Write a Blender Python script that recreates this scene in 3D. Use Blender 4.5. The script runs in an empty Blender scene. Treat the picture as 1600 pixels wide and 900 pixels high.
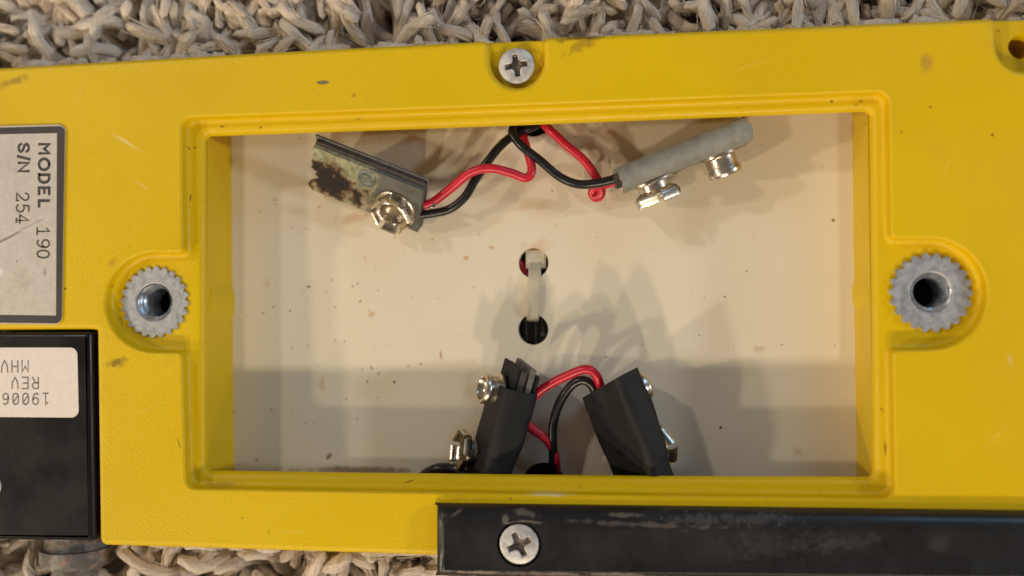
import bpy, bmesh, math, random
import numpy as np
from mathutils import Vector, Matrix
from mathutils.geometry import tessellate_polygon

random.seed(7); rng = np.random.default_rng(11)
MM = 0.001
scene = bpy.context.scene
col = scene.collection

# ------------------------------------------------------------------ levels (millimetres)
T = 28.0            # top face of the yellow case
ZL = T - 2.2        # ledge round the battery opening
ZF = ZL - 11.5      # cream floor of the compartment
ZB = 6.0           # underside of the case (sunk in the pile)

# ------------------------------------------------------------------ camera
F = 1300.0; D = 140.0
def nrm(v): return v / np.linalg.norm(v)
Xc = nrm(np.array([10730., -131., -F]))
Yd = np.array([0.008, 1.0, 0.0]); Yd[2] = -(Xc[0]*Yd[0] + Xc[1]*Yd[1]) / Xc[2]; Yd = nrm(Yd)
Yc = -Yd; Zc = np.cross(Xc, Yc)
Rwc = np.stack([Xc, Yc, Zc], axis=1)                   # world -> camera (x right, y down, z ahead)
CAM = -Rwc.T @ np.array([0., 0., D]) + np.array([0., 0., ZL])
cam_data = bpy.data.cameras.new('camera')
cam = bpy.data.objects.new('camera', cam_data); col.objects.link(cam)
cr = Rwc.T
cx, cy, cz = cr[:, 0], -cr[:, 1], -cr[:, 2]
m = Matrix(((cx[0], cy[0], cz[0], CAM[0]*MM), (cx[1], cy[1], cz[1], CAM[1]*MM), (cx[2], cy[2], cz[2], CAM[2]*MM), (0, 0, 0, 1)))
cam.matrix_world = m
cam_data.sensor_width = 36.0; cam_data.lens = 36.0*F/1600.0
cam_data.clip_start = 0.005; cam_data.clip_end = 20
cam_data.dof.use_dof = True; cam_data.dof.focus_distance = 0.142; cam_data.dof.aperture_fstop = 7.0
scene.camera = cam

# ------------------------------------------------------------------ world and lamps
w = bpy.data.worlds.new('World'); scene.world = w; w.use_nodes = True
bg = w.node_tree.nodes['Background']; bg.inputs[0].default_value = (1.0, 0.84, 0.68, 1); bg.inputs[1].default_value = 0.17
scene.view_settings.view_transform = 'Standard'; scene.view_settings.look = 'None'
scene.view_settings.exposure = -0.12; scene.view_settings.gamma = 1.0
scene.view_settings.use_curve_mapping = False
scene.render.engine = 'CYCLES'

def room_lamp(name, slope, irr, colour, dist=1.9, rad=0.035):
    """a bulb of the room, in the direction slope (dx, dy per unit height); irr = light on the level floor"""
    d = Vector((slope[0], slope[1], 1.0)).normalized()
    l = bpy.data.lights.new(name, 'POINT'); l.shadow_soft_size = rad; l.color = colour
    l.energy = irr * 4*math.pi*math.pi*dist*dist / d.z
    o = bpy.data.objects.new(name, l); col.objects.link(o)
    o.location = d*dist + Vector((0, 0, ZF*MM))
    return o
WARM = (1.0, 0.84, 0.61); NEUT = (1.0, 0.92, 0.80); COOL = (0.86, 0.93, 1.0)
room_lamp('ceiling_bulb', (-0.26, -1.47), 0.158, WARM, rad=0.05)
room_lamp('ceiling_bulb', (0.25, -1.49), 0.158, WARM, rad=0.05)
room_lamp('ceiling_bulb', (-1.38, -0.97), 0.140, WARM, rad=0.045)
room_lamp('ceiling_bulb', (-1.85, -0.12), 0.125, WARM, rad=0.04)
room_lamp('ceiling_bulb', (-0.92, 0.75), 0.105, NEUT, rad=0.05)
room_lamp('window_light', (2.40, 0.05), 0.110, COOL, rad=0.07)
wl = bpy.data.lights.new('window', 'AREA'); wl.shape = 'RECTANGLE'; wl.size = 0.9; wl.size_y = 0.4; wl.color = (0.36, 0.68, 1.0); wl.energy = 9.0
wo = bpy.data.objects.new('window', wl); col.objects.link(wo); wo.location = (1.15, 1.75, 1.35)
wo.rotation_euler = (Vector((0, 0, 0))-wo.location).to_track_quat('-Z', 'Y').to_euler()

# ------------------------------------------------------------------ helpers
def ray(px, py):
    d = Rwc.T @ np.array([(px-800.)/F, (py-450.)/F, 1.0]); return d
def P(px, py, z):
    d = ray(px, py); t = (z-CAM[2])/d[2]; return Vector(CAM + d*t)
def Pplane(px, py, o, n):
    d = Vector(ray(px, py)); c = Vector(CAM)
    t = (o-c).dot(n)/d.dot(n); return c + d*t
def PP(pts, z): return [P(x, y, z).to_2d() for x, y in pts]

class MB:
    def __init__(s): s.v = []; s.f = []; s.m = []
    def add(s, verts, faces, mi=0):
        o = len(s.v); s.v += [tuple(p) for p in verts]; s.f += [tuple(i+o for i in f) for f in faces]; s.m += [mi]*len(faces)
    def loops(s, loops, closed=True, mi=0, cap0=False, cap1=False):
        n = len(loops[0]); vs = [p for L in loops for p in L]; fs = []
        for k in range(len(loops)-1):
            for i in range(n if closed else n-1):
                j = (i+1) % n; fs.append((k*n+i, k*n+j, (k+1)*n+j, (k+1)*n+i))
        if cap0: fs.append(tuple(reversed(range(n))))
        if cap1: fs.append(tuple(range((len(loops)-1)*n, len(loops)*n)))
        s.add(vs, fs, mi)
    def region(s, outer, holes, z, mi=0, flip=False):
        polys = [[Vector((p[0], p[1], 0)) for p in outer]] + [[Vector((p[0], p[1], 0)) for p in h] for h in holes]
        tris = tessellate_polygon(polys); flat = [p for q in polys for p in q]
        fs = []
        for t in tris:
            a, b, c = (flat[i] for i in t)
            area = (b.x-a.x)*(c.y-a.y)-(b.y-a.y)*(c.x-a.x)
            if abs(area) < 1e-12: continue
            t = t if area > 0 else (t[0], t[2], t[1])
            if flip: t = (t[0], t[2], t[1])
            fs.append(tuple(t))
        s.add([(p.x, p.y, z) for p in flat], fs, mi)
    def tube(s, pts, rads, n=10, caps=True, mi=0):
        pts = [Vector(p) for p in pts]
        if not hasattr(rads, '__len__'): rads = [rads]*len(pts)
        t0 = (pts[1]-pts[0]).normalized(); a = t0.orthogonal().normalized(); L = []
        for i, p in enumerate(pts):
            t = (pts[min(i+1, len(pts)-1)]-pts[max(i-1, 0)]).normalized()
            a = (a - t*a.dot(t)).normalized(); b = t.cross(a)
            L.append([p + (a*math.cos(2*math.pi*k/n)+b*math.sin(2*math.pi*k/n))*rads[i] for k in range(n)])
        s.loops(L, mi=mi, cap0=caps, cap1=caps)
    def lathe(s, o, ax, prof, n=32, ref=None, mi=0, cap1=True, cap0=False, rfun=None):
        """prof: list of (radius, height along ax)"""
        ax = Vector(ax).normalized(); a = (Vector(ref) if ref else ax.orthogonal()); a = (a-ax*a.dot(ax)).normalized(); b = ax.cross(a)
        o = Vector(o); L = []
        for r, h in prof:
            L.append([o + ax*h + (a*math.cos(2*math.pi*k/n)+b*math.sin(2*math.pi*k/n))*(r if rfun is None else rfun(r, h, k/n)) for k in range(n)])
        s.loops(L, mi=mi, cap0=cap0, cap1=cap1)
    def build(s, name, mats, parent=None, smooth=True, weld=True, wn=True, angle=None):
        off = Vector(parent_off(parent))
        me = bpy.data.meshes.new(name)
        me.from_pydata([((x*MM)-off.x, (y*MM)-off.y, (z*MM)-off.z) for x, y, z in s.v], [], s.f)
        mats = mats if isinstance(mats, (list, tuple)) else [mats]
        for q in mats: me.materials.append(q)
        me.polygons.foreach_set('material_index', s.m)
        bm = bmesh.new(); bm.from_mesh(me)
        if weld: bmesh.ops.remove_doubles(bm, verts=bm.verts, dist=1.5e-6)
        bmesh.ops.recalc_face_normals(bm, faces=bm.faces)
        bm.to_mesh(me); bm.free()
        if smooth:
            me.polygons.foreach_set('use_smooth', [True]*len(me.polygons))
            if angle is not None:
                me.set_sharp_from_angle(angle=math.radians(angle))
        o = bpy.data.objects.new(name, me); col.objects.link(o)
        if parent: o.parent = parent
        if smooth and wn:
            mo = o.modifiers.new('normals', 'WEIGHTED_NORMAL'); mo.keep_sharp = True; mo.weight = 90
        return o
def parent_off(p):
    v = Vector((0, 0, 0))
    while p: v += Vector(p.location); p = p.parent
    return v
def thing(name, label, cat, loc, group=None):
    o = bpy.data.objects.new(name, None); col.objects.link(o); o.location = Vector(loc)*MM; o.empty_display_size = 0.01
    tag(o, label, cat, group); return o
def tag(o, label=None, cat=None, group=None, kind=None):
    for k, v in (('label', label), ('category', cat), ('group', group), ('kind', kind)):
        if v: o[k] = v
    return o

def round_poly(pts, rads, seg=8):
    """2D polygon with rounded corners"""
    out = []; n = len(pts)
    for i in range(n):
        p = Vector(pts[i]); a = Vector(pts[i-1]); b = Vector(pts[(i+1) % n])
        r = rads[i] if hasattr(rads, '__len__') else rads
        d1 = (a-p); d2 = (b-p); l1 = d1.length; l2 = d2.length; d1.normalize(); d2.normalize()
        ang = d1.angle(d2)
        if r <= 0 or abs(ang-math.pi) < 0.05: out.append(p); continue
        t = min(r/math.tan(ang/2), l1*0.49, l2*0.49); r = t*math.tan(ang/2)
        bis = (d1+d2).normalized(); c = p + bis*(r/math.sin(ang/2))
        s = p+d1*t-c; e = p+d2*t-c
        a0 = math.atan2(s.y, s.x); da = math.atan2(s.x*e.y-s.y*e.x, s.dot(e))
        for k in range(seg+1):
            q = a0+da*k/seg; out.append(c+Vector((math.cos(q), math.sin(q)))*r)
    return out
def offset(loop, d):
    """d > 0 grows a counter-clockwise loop"""
    n = len(loop); out = []
    for i in range(n):
        p = Vector(loop[i]); a = Vector(loop[i-1]); b = Vector(loop[(i+1) % n])
        e1 = (p-a).normalized(); e2 = (b-p).normalized()
        n1 = Vector((e1.y, -e1.x)); n2 = Vector((e2.y, -e2.x)); s = n1+n2
        if s.length < 1e-6: s = n1
        s.normalize(); k = max(0.35, s.dot(n1)); out.append(p+s*(d/k))
    return out
def ccw(loop):
    a = sum(loop[i-1][0]*loop[i][1]-loop[i][0]*loop[i-1][1] for i in range(len(loop)))
    return loop if a > 0 else list(reversed(loop))
def dedupe(loop, eps=0.02):
    out = []
    for p in loop:
        if not out or (Vector(p)-Vector(out[-1])).length > eps: out.append(Vector(p))
    if (out[0]-out[-1]).length < eps: out.pop()
    return out
def L3(loop, z): return [(p[0], p[1], z) for p in loop]
def smooth_path(pts, sub=8):
    pts = [Vector(p) for p in pts]; q = [pts[0]*2-pts[1]]+pts+[pts[-1]*2-pts[-2]]; out = []
    for i in range(1, len(q)-2):
        for k in range(sub):
            t = k/sub; a, b, c, d = q[i-1], q[i], q[i+1], q[i+2]
            out.append(0.5*((2*b)+(c-a)*t+(2*a-5*b+4*c-d)*t*t+(3*b-a-3*c+d)*t**3))
    out.append(pts[-1]); return out

# ------------------------------------------------------------------ materials
class NT:
    def __init__(s, name):
        s.mat = bpy.data.materials.new(name); s.mat.use_nodes = True; s.t = s.mat.node_tree; s.n = s.t.nodes; s.l = s.t.links
        s.b = s.n['Principled BSDF']; s.geo = s.n.new('ShaderNodeNewGeometry'); s.pos = s.geo.outputs['Position']
    def set(s, **k):
        for a, v in k.items():
            i = s.b.inputs[a.replace('_', ' ')]
            if hasattr(v, 'is_linked'): s.l.new(v, i)
            else: i.default_value = (*v, 1) if isinstance(v, tuple) and len(v) == 3 else v
        return s
    def noise(s, scale, detail=3, rough=0.55, dist=0.0, vec=None, off=None):
        n = s.n.new('ShaderNodeTexNoise'); n.inputs['Scale'].default_value = scale; n.inputs['Detail'].default_value = detail
        n.inputs['Roughness'].default_value = rough; n.inputs['Distortion'].default_value = dist
        v = vec or s.pos
        if off is not None: v = s.vm('ADD', v, off)
        s.l.new(v, n.inputs['Vector']); return n.outputs['Fac']
    def voronoi(s, scale, feature='F1', vec=None):
        n = s.n.new('ShaderNodeTexVoronoi'); n.feature = feature; n.inputs['Scale'].default_value = scale
        s.l.new(vec or s.pos, n.inputs['Vector']); return n.outputs['Distance']
    def vm(s, op, a, b=None):
        n = s.n.new('ShaderNodeVectorMath'); n.operation = op
        for i, x in enumerate((a, b)):
            if x is None: continue
            if hasattr(x, 'is_linked'): s.l.new(x, n.inputs[i])
            else: n.inputs[i].default_value = x
        return n.outputs['Value'] if op in ('LENGTH', 'DOT_PRODUCT') else n.outputs['Vector']
    def ma(s, op, a, b=0.5, c=None):
        n = s.n.new('ShaderNodeMath'); n.operation = op
        for i, x in enumerate((a, b, c)):
            if x is None: continue
            if hasattr(x, 'is_linked'): s.l.new(x, n.inputs[i])
            else: n.inputs[i].default_value = x
        return n.outputs[0]
    def ramp(s, fac, lo, hi, a=0.0, b=1.0):
        n = s.n.new('ShaderNodeMapRange'); n.interpolation_type = 'SMOOTHSTEP'
        s.l.new(fac, n.inputs[0]); n.inputs[1].default_value = lo; n.inputs[2].default_value = hi; n.inputs[3].default_value = a; n.inputs[4].default_value = b
        return n.outputs[0]
    def mix(s, fac, a, b):
        n = s.n.new('ShaderNodeMix'); n.data_type = 'RGBA'
        for i, x in ((0, fac), (6, a), (7, b)):
            if hasattr(x, 'is_linked'): s.l.new(x, n.inputs[i])
            else: n.inputs[i].default_value = (*x, 1) if isinstance(x, tuple) else x
        return n.outputs[2]
    def bump(s, h, strength, dist, prev=None):
        n = s.n.new('ShaderNodeBump'); n.inputs['Strength'].default_value = strength; n.inputs['Distance'].default_value = dist
        s.l.new(h, n.inputs['Height'])
        if prev: s.l.new(prev, n.inputs['Normal'])
        return n.outputs[0]
    def mark(s, px, py, z, rx, ry, ang=0.0, rough=0.5, nscale=900, edge=0.5, seed=0):
        """mask of one stain/scuff at a spot of the thing; radii in mm"""
        c = P(px, py, z)*MM
        d = s.vm('SUBTRACT', s.pos, (c.x, c.y, c.z))
        ca, sa = math.cos(ang), math.sin(ang)
        u = s.ma('DIVIDE', s.vm('DOT_PRODUCT', d, (ca, sa, 0)), rx*MM); v = s.ma('DIVIDE', s.vm('DOT_PRODUCT', d, (-sa, ca, 0)), ry*MM)
        r = s.ma('SQRT', s.ma('ADD', s.ma('MULTIPLY', u, u), s.ma('MULTIPLY', v, v)), None)
        nz = s.noise(nscale, 3, 0.65, off=(seed*0.37, seed*0.11, 0))
        r = s.ma('ADD', r, s.ma('MULTIPLY', s.ma('SUBTRACT', nz, 0.5), rough*4))
        return s.ramp(r, 1.0, 1.0-edge)
    def out(s): return s.mat

def simple(name, colr, rough=0.5, metal=0.0, var=0.15, scale=600, bump=0.0, bscale=2000, **kw):
    m = NT(name); n = m.noise(scale, 4, 0.6)
    dark = tuple(c*(1-var) for c in colr); lite = tuple(min(1, c*(1+var)) for c in colr)
    m.set(Base_Color=m.mix(m.ramp(n, 0.3, 0.7), dark, lite), Roughness=m.ramp(n, 0.2, 0.8, rough*0.85, min(1, rough*1.15)), Metallic=metal)
    if bump: m.set(Normal=m.bump(m.noise(bscale, 3), bump, 0.0002))
    for k, v in kw.items(): m.set(**{k: v})
    return m.out()

# yellow moulded plastic with a leathery grain, grime and scuffs
y = NT('yellow_plastic')
c = y.mix(y.ramp(y.noise(35, 3), 0.3, 0.7), (0.70, 0.463, 0.001), (0.75, 0.503, 0.002))
c = y.mix(y.ma('MULTIPLY', y.ramp(y.noise(120, 5, 0.7), 0.60, 0.80), 0.30), c, (0.45, 0.22, 0.01))
def ym(args, colr, amt):
    global c
    c = y.mix(y.ma('MULTIPLY', y.mark(*args), amt), c, colr)
ym((505, 129, T, 1.35, 0.45, 0.0, 0.12, 700, 0.35, 1), (0.16, 0.14, 0.08), 0.9)
ym((553, 149, T, 0.6, 0.6, 0.0, 0.2, 900, 0.7, 2), (0.40, 0.18, 0.02), 0.55)
ym((1447, 97, T, 1.3, 2.2, 0.2, 0.45, 600, 0.8, 3), (0.42, 0.20, 0.05), 0.55)
ym((183, 566, T, 2.6, 1.1, 0.15, 0.5, 500, 0.8, 4), (0.20, 0.11, 0.02), 0.75)
ym((908, 58, T, 6.0, 1.0, 0.03, 0.45, 400, 0.7, 5), (0.10, 0.06, 0.015), 0.85)
ym((906, 72, T, 3.5, 1.3, 0.3, 0.6, 700, 0.7, 6), (0.30, 0.16, 0.02), 0.6)
ym((200, 224, T, 4.2, 0.45, -0.55, 0.35, 600, 0.9, 7), (0.85, 0.70, 0.32), 0.6)
ym((222, 290, T, 2.2, 0.35, -0.5, 0.4, 600, 0.9, 8), (0.85, 0.70, 0.32), 0.4)
ym((18, 127, T, 4.5, 1.2, 0.2, 0.5, 500, 0.9, 9), (0.25, 0.13, 0.02), 0.6)
ym((860, 769, ZL, 5.0, 0.35, 0.0, 0.3, 500, 0.9, 10), (0.80, 0.66, 0.40), 0.7)
ym((350, 757, ZL, 5.0, 0.6, 0.0, 0.3, 500, 0.9, 11), (0.38, 0.19, 0.02), 0.5)
ym((176, 410, T, 1.6, 0.9, 0.6, 0.5, 500, 0.9, 13), (0.35, 0.17, 0.02), 0.5)
ym((1578, 560, T, 0.5, 1.6, 0.1, 0.4, 500, 0.9, 14), (0.75, 0.60, 0.25), 0.5)
for i_, (mx, my, mrx, mry) in enumerate(((347, 198, .5, .22), (407, 199, .45, .25), (1345, 158, .3, .22), (1338, 163, .25, .2), (560, 186, .9, .15), (296, 232, .2, .5), (298, 310, .15, .9), (290, 690, .15, 1.2), (1378, 640, .15, .5), (1383, 700, .25, 1.4), (640, 752, 1.2, .15), (905, 760, .3, .15))):
    ym((mx, my, ZL, mrx, mry, 0.3*(i_ % 3), 0.3, 800, 0.6, 20+i_), (0.20, 0.09, 0.012), 0.75)
for i_, (mx, my, ml, ma_) in enumerate(((120, 150, 5.0, .9), (230, 640, 4.0, .4), (470, 830, 6.0, .1), (1480, 260, 5.0, 1.1), (1180, 100, 6.0, .3), (1560, 680, 4.0, .8))):
    ym((mx, my, T, ml, 0.10, ma_, 0.25, 350, 0.9, 40+i_), (0.86, 0.68, 0.22), 0.35)
sp = y.ramp(y.voronoi(300), 0.10, 0.04)
sp = y.ma('MULTIPLY', sp, y.ramp(y.noise(90, 2), 0.50, 0.60))
c = y.mix(y.ma('MULTIPLY', sp, 0.8), c, (0.16, 0.07, 0.01))
g1 = y.noise(3300, 2, 0.6, 0.4); g2 = y.voronoi(2900)
bmp = y.bump(g2, 0.28, 0.0001); bmp = y.bump(g1, 0.6, 0.0001, bmp)
y.set(Base_Color=c, Roughness=y.ramp(y.noise(60, 4), 0.3, 0.7, 0.32, 0.46), Normal=bmp, Specular_IOR_Level=0.36)
YELLOW = y.out()

# cream panel with corrosion stains and crumbs
q = NT('cream_panel')
c = q.mix(q.ramp(q.noise(25, 3), 0.3, 0.7), (0.74, 0.655, 0.505), (0.78, 0.695, 0.555))
blot = q.ma('MULTIPLY', q.ramp(q.noise(160, 4, 0.6), 0.62, 0.78), q.ramp(q.noise(22, 2), 0.48, 0.62))
c = q.mix(q.ma('MULTIPLY', blot, 0.6), c, (0.50, 0.32, 0.16))
wv = q.vm('ADD', q.pos, q.vm('MULTIPLY', q.vm('SUBTRACT', q.pos, (0, 0, 0)), (0.0, 0.0, 0.0)))
sx = q.n.new('ShaderNodeSeparateXYZ'); q.l.new(q.pos, sx.inputs[0]); left = q.ramp(sx.outputs[0], 0.005, -0.02, -0.02, 0.10)
for sc, th, msk, colr in ((260, 0.055, 0.50, (0.07, 0.045, 0.03)), (480, 0.10, 0.52, (0.22, 0.11, 0.045)), (260, 0.085, 0.55, (0.42, 0.23, 0.09))):
    nz = q.n.new('ShaderNodeTexNoise'); nz.inputs['Scale'].default_value = 1300; q.l.new(q.pos, nz.inputs['Vector'])
    vv = q.vm('ADD', q.pos, q.vm('MULTIPLY', q.vm('SUBTRACT', nz.outputs['Color'], (0.5, 0.5, 0.5)), (0.0011, 0.0011, 0)))
    s_ = q.ramp(q.voronoi(sc, vec=vv), th, th*0.55)
    s_ = q.ma('MULTIPLY', s_, q.ramp(q.ma('ADD', q.noise(55, 2, off=(sc*0.01, 0, 0)), left), msk, msk+0.08))
    c = q.mix(q.ma('MULTIPLY', s_, 0.85), c, colr)
for args, colr, amt in (
    ((580, 491, ZF, 0.9, 0.6, 0.3, 0.25, 500, 0.7, 1), (0.55, 0.33, 0.12), 0.6), ((563, 471, ZF, 0.35, 0.35, 0, 0.25, 700, 0.5, 2), (0.45, 0.20, 0.05), 0.8),
    ((689, 555, ZF, 0.25, 1.2, 0.1, 0.3, 700, 0.6, 3), (0.35, 0.17, 0.07), 0.7), ((616, 597, ZF, 0.3, 0.3, 0, 0.1, 700, 0.4, 4), (0.03, 0.02, 0.015), 0.95),
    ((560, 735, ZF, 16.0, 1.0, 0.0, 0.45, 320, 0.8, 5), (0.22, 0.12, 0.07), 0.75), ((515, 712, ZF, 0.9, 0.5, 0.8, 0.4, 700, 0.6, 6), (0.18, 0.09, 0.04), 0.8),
    ((769, 387, ZF, 0.8, 0.5, -0.5, 0.4, 700, 0.7, 7), (0.60, 0.34, 0.13), 0.7), ((728, 403, ZF, 0.7, 0.6, 0.0, 0.4, 700, 0.7, 8), (0.55, 0.30, 0.12), 0.7),
    ((838, 320, ZF, 5.0, 2.0, 0.1, 0.5, 250, 0.9, 9), (0.62, 0.42, 0.24), 0.45), ((838, 393, ZF, 3.6, 2.6, 0.5, 0.5, 350, 0.9, 19), (0.62, 0.40, 0.22), 0.5),
    ((745, 245, ZF, 2.2, 0.9, 0.3, 0.5, 500, 0.8, 10), (0.25, 0.15, 0.09), 0.6), ((555, 340, ZF, 4.0, 1.4, 0.1, 0.6, 400, 0.8, 11), (0.58, 0.33, 0.17), 0.55),
    ((740, 610, ZF, 3.0, 5.0, 0.2, 0.55, 300, 0.9, 12), (0.48, 0.28, 0.15), 0.4), ((503, 600, ZF, 1.0, 2.0, 0.1, 0.4, 500, 0.9, 13), (0.52, 0.33, 0.19), 0.5),
    ((418, 443, ZF, 0.9, 1.4, 0.1, 0.4, 500, 0.9, 14), (0.60, 0.42, 0.26), 0.45), ((1302, 344, ZF, 0.35, 0.35, 0, 0.2, 700, 0.5, 15), (0.20, 0.09, 0.03), 0.8),
    ((1187, 545, ZF, 1.6, 0.9, 0.2, 0.6, 500, 0.9, 16), (0.55, 0.36, 0.22), 0.5), ((1126, 668, ZF, 0.35, 0.35, 0, 0.3, 700, 0.5, 17), (0.05, 0.03, 0.02), 0.9),
    ((482, 448, ZF, 0.5, 0.3, 0, 0.4, 700, 0.5, 18), (0.20, 0.12, 0.05), 0.8)):
    c = q.mix(q.ma('MULTIPLY', q.mark(*args), amt), c, colr)
q.set(Base_Color=c, Roughness=q.ramp(q.noise(80, 3), 0.3, 0.7, 0.30, 0.42), Normal=q.bump(q.noise(500, 3), 0.06, 0.0002))
CREAM = q.out()

def worn_black(name, base, rough, scr=0.5, scuffs=(), spec=0.5):
    k = NT(name)
    c = k.mix(k.ramp(k.noise(90, 4), 0.3, 0.7), tuple(b*0.8 for b in base), tuple(b*1.3 for b in base))
    st = k.vm('MULTIPLY', k.pos, (1.0, 5.0, 3.0))
    n1 = k.ramp(k.noise(420, 5, 0.7, 1.2, vec=st), 0.66, 0.74); msk = k.ramp(k.noise(45, 3), 0.52, 0.68)
    a = k.ma('MULTIPLY', k.ma('MULTIPLY', n1, msk), scr)
    fine = k.ramp(k.noise(1900, 3, 0.7), 0.70, 0.78); a = k.ma('MAXIMUM', a, k.ma('MULTIPLY', k.ma('MULTIPLY', fine, msk), scr*0.7))
    c = k.mix(a, c, (0.22, 0.19, 0.16))
    for args, colr, amt in scuffs: c = k.mix(k.ma('MULTIPLY', k.mark(*args), amt*0.7), c, colr)
    k.set(Base_Color=c, Roughness=k.ramp(k.noise(150, 4), 0.3, 0.7, rough*0.8, rough*1.2), Normal=k.bump(k.noise(1400, 3), 0.10, 0.00015), Specular_IOR_Level=spec)
    return k.out()
BARMAT = worn_black('black_painted_bar', (0.009, 0.009, 0.011), 0.38, 0.30, [
    ((715, 800, T+1.5, 1.2, 0.35, 0.55, 0.35, 600, 0.7, 1), (0.20, 0.17, 0.14), 0.7),
    ((791, 809, T+1.5, 0.7, 0.9, 0.1, 0.25, 600, 0.5, 2), (0.24, 0.21, 0.17), 0.8),
    ((818, 800, T+1.5, 2.6, 0.7, -0.1, 0.5, 500, 0.6, 3), (0.24, 0.20, 0.16), 0.7),
    ((830, 813, T+1.5, 2.2, 0.3, -0.1, 0.4, 500, 0.6, 4), (0.26, 0.22, 0.17), 0.7),
    ((975, 803, T+1.5, 3.4, 0.45, 0.0, 0.5, 600, 0.6, 5), (0.24, 0.20, 0.16), 0.75),
    ((1000, 818, T+2, 14, 0.5, -0.02, 0.7, 500, 0.8, 6), (0.17, 0.14, 0.12), 0.6),
    ((1090, 810, T+1.5, 6.0, 1.3, 0.0, 1.1, 900, 0.8, 7), (0.15, 0.14, 0.13), 0.4),
    ((1180, 808, T+1.5, 7.0, 1.1, 0.0, 1.1, 900, 0.8, 8), (0.14, 0.13, 0.13), 0.35),
    ((1310, 850, T+2.5, 7.0, 1.6, 0.1, 1.1, 900, 0.9, 9), (0.12, 0.11, 0.11), 0.22),
    ((1210, 852, T+2.5, 9.0, 2.4, 0.1, 1.2, 1000, 0.9, 10), (0.08, 0.075, 0.07), 0.25),
    ((1470, 850, T+2.5, 3.0, 1.4, 0.5, 0.8, 500, 0.8, 11), (0.12, 0.11, 0.11), 0.2),
    ((745, 894, T+2.2, 7.0, 0.35, 0.0, 0.4, 600, 0.6, 12), (0.40, 0.33, 0.24), 0.8),
    ((850, 897, T+2.2, 8.0, 0.45, 0.0, 0.6, 600, 0.6, 13), (0.30, 0.22, 0.17), 0.8),
    ((970, 898, T+2.2, 9.0, 0.45, 0.0, 0.6, 600, 0.6, 14), (0.32, 0.27, 0.20), 0.8)])
MODMAT = worn_black('black_module_plastic', (0.008, 0.007, 0.008), 0.36, 0.30, spec=0.28)
VINYL = simple('black_vinyl', (0.009, 0.009, 0.010), 0.62, 0, 0.45, 200, 0.45, 500, Specular_IOR_Level=0.3)
GREYVINYL = simple('grey_vinyl', (0.235, 0.235, 0.215), 0.6, 0, 0.15, 500, 0.25, 1200)
FIBRE = simple('grey_fibre_board', (0.13, 0.125, 0.115), 0.7, 0, 0.3, 700, 0.3, 1500)
DARKFIBRE = simple('dark_fibre_board', (0.055, 0.045, 0.04), 0.75, 0, 0.35, 900, 0.3, 1500)
ZINC = simple('zinc_casting', (0.42, 0.43, 0.46), 0.55, 0.55, 0.18, 900, 0.35, 1800)
RIVET = simple('dull_rivet', (0.16, 0.18, 0.18), 0.4, 0.6, 0.3, 900)
THREADM = simple('oily_thread', (0.42, 0.45, 0.50), 0.36, 0.8, 0.3, 900)
STEEL = simple('screw_steel', (0.56, 0.54, 0.53), 0.45, 0.30, 0.22, 700, 0.2, 1500)
RECESS = simple('dark_recess_metal', (0.16, 0.13, 0.11), 0.35, 0.7, 0.4, 900, 0.3, 1500)
NICKEL = simple('bright_nickel', (0.60, 0.54, 0.47), 0.29, 1.0, 0.15, 800, 0.15, 1200)
BRASS = simple('tarnished_nickel', (0.50, 0.42, 0.33), 0.24, 1.0, 0.35, 600, 0.25, 1200)
DARK = simple('painted_hole_shade', (0.006, 0.005, 0.005), 0.8, 0, 0.2)
PCB = simple('dark_circuit_board', (0.010, 0.013, 0.010), 0.35, 0, 0.3)
TRACE = simple('circuit_trace', (0.30, 0.30, 0.27), 0.4, 0.3, 0.3)
REDW = simple('red_insulation', (0.56, 0.012, 0.035), 0.33, 0, 0.14, 250)
k = NT('black_insulation'); sc_ = k.ma('MULTIPLY', k.ramp(k.noise(520, 4, 0.7), 0.64, 0.70), k.ramp(k.noise(160, 2), 0.5, 0.62))
k.set(Base_Color=k.mix(sc_, (0.009, 0.009, 0.011), (0.30, 0.28, 0.26)), Roughness=0.30); BLKW = k.out()
NYLON = simple('natural_nylon', (0.66, 0.60, 0.47), 0.35, 0, 0.06, 500, 0.1, 900, Transmission_Weight=0.25, IOR=1.5)
PLATE = NT('nameplate_metal'); n_ = PLATE.noise(900, 5, 0.7)
pc = PLATE.mix(PLATE.ramp(n_, 0.3, 0.7), (0.58, 0.52, 0.47), (0.68, 0.61, 0.56))
pc = PLATE.mix(PLATE.ma('MULTIPLY', PLATE.ramp(PLATE.noise(140, 5, 0.7), 0.55, 0.75), 0.35), pc, (0.32, 0.28, 0.22))
for a_, cc_, am_ in (((14, 372, T, 3.6, 0.35, 0.42, 0.3, 500, 0.7, 1), (0.12, 0.11, 0.09), 0.75), ((50, 352, T, 5.0, 0.22, 0.40, 0.3, 500, 0.8, 2), (0.30, 0.26, 0.20), 0.6),
                   ((72, 425, T, 0.4, 1.2, 0.1, 0.5, 600, 0.8, 3), (0.22, 0.22, 0.16), 0.6), ((28, 408, T, 0.22, 0.22, 0, 0.1, 600, 0.5, 4), (0.08, 0.07, 0.06), 0.9),
                   ((2, 425, T, 0.6, 0.9, 0, 0.4, 600, 0.5, 5), (0.80, 0.80, 0.80), 0.9)):
    pc = PLATE.mix(PLATE.ma('MULTIPLY', PLATE.mark(*a_), am_), pc, cc_)
PLATE.set(Base_Color=pc, Roughness=0.42, Metallic=0.25); PLATE = PLATE.out()
k = NT('nameplate_border'); sc_ = k.ramp(k.noise(620, 5, 0.75, 1.0), 0.68, 0.72)
k.set(Base_Color=k.mix(k.ma('MULTIPLY', sc_, 0.8), (0.055, 0.046, 0.044), (0.55, 0.48, 0.42)), Roughness=0.4); BORDER = k.out()
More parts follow.
